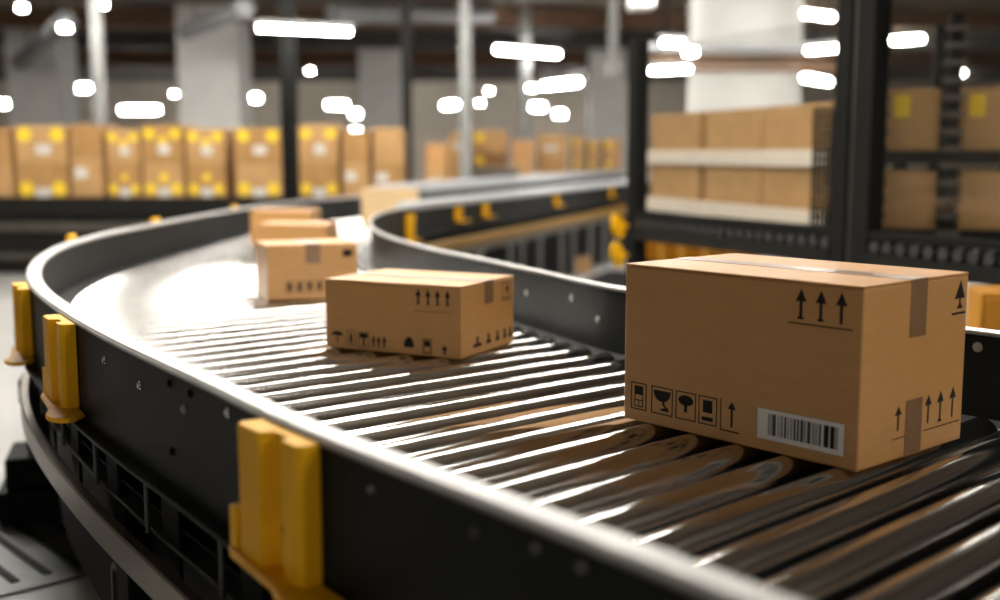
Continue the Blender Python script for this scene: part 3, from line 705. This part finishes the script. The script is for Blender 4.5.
# ceiling beams
for i, (y, dz, hh, m, lab) in enumerate(((18.6, 0, .26, 'grey_beam', 'nearest grey beam across the ceiling'), (22.5, 0, .30, 'brown_beam', 'second brown beam across the ceiling'), (26.5, 0, .34, 'grey_beam', 'third grey beam across the ceiling'),
                                  (31, 0, .42, 'brown_beam', 'fourth brown beam across the ceiling'), (36, 0, .5, 'grey_beam', 'furthest grey beam across the ceiling'))):
    b = MB().box(-19.5, 19.5, y-.14, y+.14, CEIL-.04, CEIL).box(-19.5, 19.5, y-.03, y+.03, CEIL-hh+.03, CEIL-.04).box(-19.5, 19.5, y-.14, y+.14, CEIL-hh, CEIL-hh+.03).build('ceiling_beam', M[m], smooth=False)
    tag(b, lab, 'beam', 'ceiling beams')
def duct(a, b, r, label):
    a = Vector(a); b = Vector(b)
    o = empty('air_duct', a, 0, label, 'duct')
    L_ = (b-a).length; k = max(2, int(L_/1.0)); rings = []
    for i in range(k):
        t0, t1 = i/k, (i+1)/k
        rings += [(t0, r), (t1-.06/L_, r), (t1-.06/L_, r*1.06), (t1-.001/L_, r*1.06)]
    MB().tube((0, 0, 0), b-a, r, 20, rings=rings).build('duct_run', M['duct'], o)
    for t in (.2, .8):
        q = (b-a)*t; MB().tube(q, (q.x, q.y, CEIL-a.z), .012, 6).build('hanger_rod', M['post'], o)
    return o
duct(at_depth(330, 14, 19), at_depth(490, 14, 21), .16, 'silver round duct along the top left of the middle')
duct(at_depth(495, 18, 22.8), at_depth(575, 30, 27), .23, 'short thick silver duct right of top centre')
duct(at_depth(185, 32, 20), at_depth(245, 8, 17.5), .14, 'slanting silver duct at the upper left')
duct(at_depth(20, 62, 24), at_depth(65, 22, 19), .16, 'silver duct near the top left corner')

# ------------------------------------------------------------------ lamps
def tube_lamp(px, py, lpx, label, slope=0., Ycap=36.):
    lim = 2.45*F/(152-py) if py < 150 else 40
    Y = min(F*1.5/max(lpx, 34), lim, Ycap)
    p = at_depth(px, py, Y); Lm = max(lpx-14, 5)/F*Y
    yaw = 0.
    if slope: # a far end sits lower in the picture
        yaw = math.atan2(slope*Y/((152-py)/F*Y)*1.0, 1.0) if py < 150 else 0
    c_ = math.cos(yaw); Lm = Lm/max(c_, .5)
    o = empty('tube_light', p, yaw, label, 'ceiling light')
    hw = .0022*Y
    if lpx <= 22:
        MB().tube((0, 0, -.03), (0, 0, .03), max(Lm/2, .07), 16).build('diffuser', M['bulb'], o)
        MB().tube((0, 0, .03), (0, 0, .09), max(Lm/2, .07)*.8, 12, r2=.04).build('housing', M['housing'], o)
        MB().tube((0, 0, .09), (0, 0, CEIL-p.z), .008, 6).build('hanger_rod', M['post'], o)
    else:
        MB().tube((-Lm/2, 0, 0), (Lm/2, 0, 0), hw, 12).build('tube', M['tube'], o)
        MB().box(-Lm/2-.03, Lm/2+.03, -.05, .05, hw, hw+.05).build('housing', M['housing'], o, smooth=False, bevel=.008)
        for x in (-Lm*.35, Lm*.35): MB().tube((x, 0, hw+.05), (x, 0, CEIL-p.z), .006, 6).build('hanger_rod', M['post'], o)
LAMPS = [(305, 30, 97, 'longest tube light at upper left, right of the white column', .05), (5, 104, 55, 'tube light cut by the left edge', .03), (140, 110, 51, 'tube light above the dotted cartons, lowest at left', 0),
 (82, 88, 28, 'short tube light left of the pale round post', 0), (174, 94, 16, 'round lamp between pale post and white column', 0), (22, 8, 20, 'lamp in the top left corner', 0), (65, 28, 17, 'small lamp under the corner lamp', 0), (102, 5, 20, 'lamp atop the pale round post at left', 0),
 (253, 98, 27, 'short tube light beside the white square column', 0), (310, 71, 15, 'small round lamp right of the dark hall post', 0), (337, 105, 33, 'left one of two overlapping tube lights near the dark thin post', 0), (356, 114, 25, 'right one of two overlapping tube lights near the dark thin post', -.1),
 (357, 132, 24, 'faint lamp pair lowest in the far middle left', 0), (528, 52, 75, 'long tube light in upper middle', .08), (561, 84, 48, 'tube light rising to the right under the long middle one', -.12), (450, 105, 27, 'short tube light left of the grey middle post', -.08),
 (480, 103, 14, 'lower lamp of a round pair in the middle', 0), (489, 91, 15, 'upper lamp of a round pair in the middle', 0), (532, 88, 15, 'round lamp touching the rising tube light', 0), (535, 107, 31, 'short tube light under the rising one', .02), (560, 114, 23, 'lowest short lamp near the far pallet stacks', 0),
 (673, 43, 35, 'short tube light left of the thick round column, upper', .04), (670, 70, 47, 'tube standing in for a panel reflection across the thick column, lower left', -.06), (642, 104, 16, 'round lamp beside the left fence post', 0), (815, 15, 57, 'tube light at top beside the double post', .10), (827, 49, 42, 'middle tube standing in for a panel reflection beside the double post', -.12),
 (817, 80, 56, 'lowest tube light beside the double post', .10), (893, 41, 53, 'tube light right of the double post above the labelled cartons', -.12), (962, 73, 14, 'small round lamp by the yellow-labelled cartons', 0), (690, 52, 12, 'tiny disc standing in for a panel reflection at the thick column edge', 0)]
CAPS = {(305, 30): 11.8, (528, 52): 21., (670, 70): 12.3, (673, 43): 12.3, (827, 49): 12.3, (690, 52): 12.3, (357, 132): 29., (560, 114): 29., (65, 28): 16., (532, 88): 20.}  # some tubes kept before the thick column stand in for panel reflections
for px, py, lp, lab, sl in LAMPS: tube_lamp(px, py, lp, lab, sl, CAPS.get((px, py), 36.))
# white hanging fixture at top right of the middle
hb = empty('hanging_unit', at_depth(641, 8, 16), 0, 'white box unit hanging at the top right of the middle', 'light')
MB().box(-.16, .16, -.2, .2, 0, .30).build('housing', M['white_paint'], hb, smooth=False, bevel=.02)
MB().box(-.14, .14, -.18, .18, -.02, 0).build('diffuser', M['housing'], hb, smooth=False)
MB().tube((0, 0, .3), (0, 0, CEIL-hb.location.z), .02, 8).build('hanger_rod', M['post'], hb)
# added luminaires out of view, placed for box tops, roller streaks and hall
def luminaire(x, y, z, rz, hl, hw, m='added_row_diffuser'):
    o = empty('added_ceiling_light', (x, y, z), rz, 'added unseen luminaire placed to light the boxes, rollers and hall', 'ceiling light', 'added luminaires out of view')
    MB().box(-hl, hl, -hw, hw, 0, .03).build('diffuser', M[m], o, smooth=False, bevel=.006)
    MB().box(-hl-.02, hl+.02, -hw-.02, hw+.02, .03, .10).build('housing', M['housing'], o, smooth=False, bevel=.006)
    for q in (-hl*.8, hl*.8): MB().tube((q, 0, .10), (q, 0, CEIL-z), .006, 6).build('hanger_rod', M['post'], o)
for x, hl in ((-.25, 1.2), (1.55, .5)): luminaire(x, 6.4, 2.75, 0, hl, .085, 'added_back_diffuser')  # added for the bright streaks along the rollers
luminaire(4.4, 1.5, 2.85, R(-14), .8, .12, 'added_back_diffuser')  # added out of view to light the cartons on the right rack
for k in range(8): luminaire(-8.7+k*2.5, 11.6, 2.90, 0, 1.2, .10, 'added_back_diffuser')  # added to light the fronts of the dotted cartons
for k in range(6): luminaire(-8.0+k*3.2, 15.6, 3.05, 0, 1.2, .22, 'added_back_diffuser')  # added to light the columns and far stacks
luminaire(3.6, -.6, 2.80, R(40), .8, .20)  # added behind the camera to light the big box's right face
for k in range(4): luminaire(-.2-.66*k*1.9, 3.6+.75*k*1.9, 2.75, math.atan2(.75, -.66), .8, .22)  # added to light the box tops without streaking the rollers

# ------------------------------------------------------------------ floor grate, lower left
g = empty('floor_grate', (-1.95, 3.75, FLOOR), R(42), 'dark slotted floor grate at the lower left below the conveyor', 'grate')
MB().box(-.75, .75, -.5, .5, 0, .008).build('grate_plate', M['steel_dark'], g, smooth=False)
mb = MB()
for i in range(14): mb.box(-.70+i*.105, -.672+i*.105, -.42, .42, .008, .012)
mb.build('slots', M['black'], g, smooth=False)
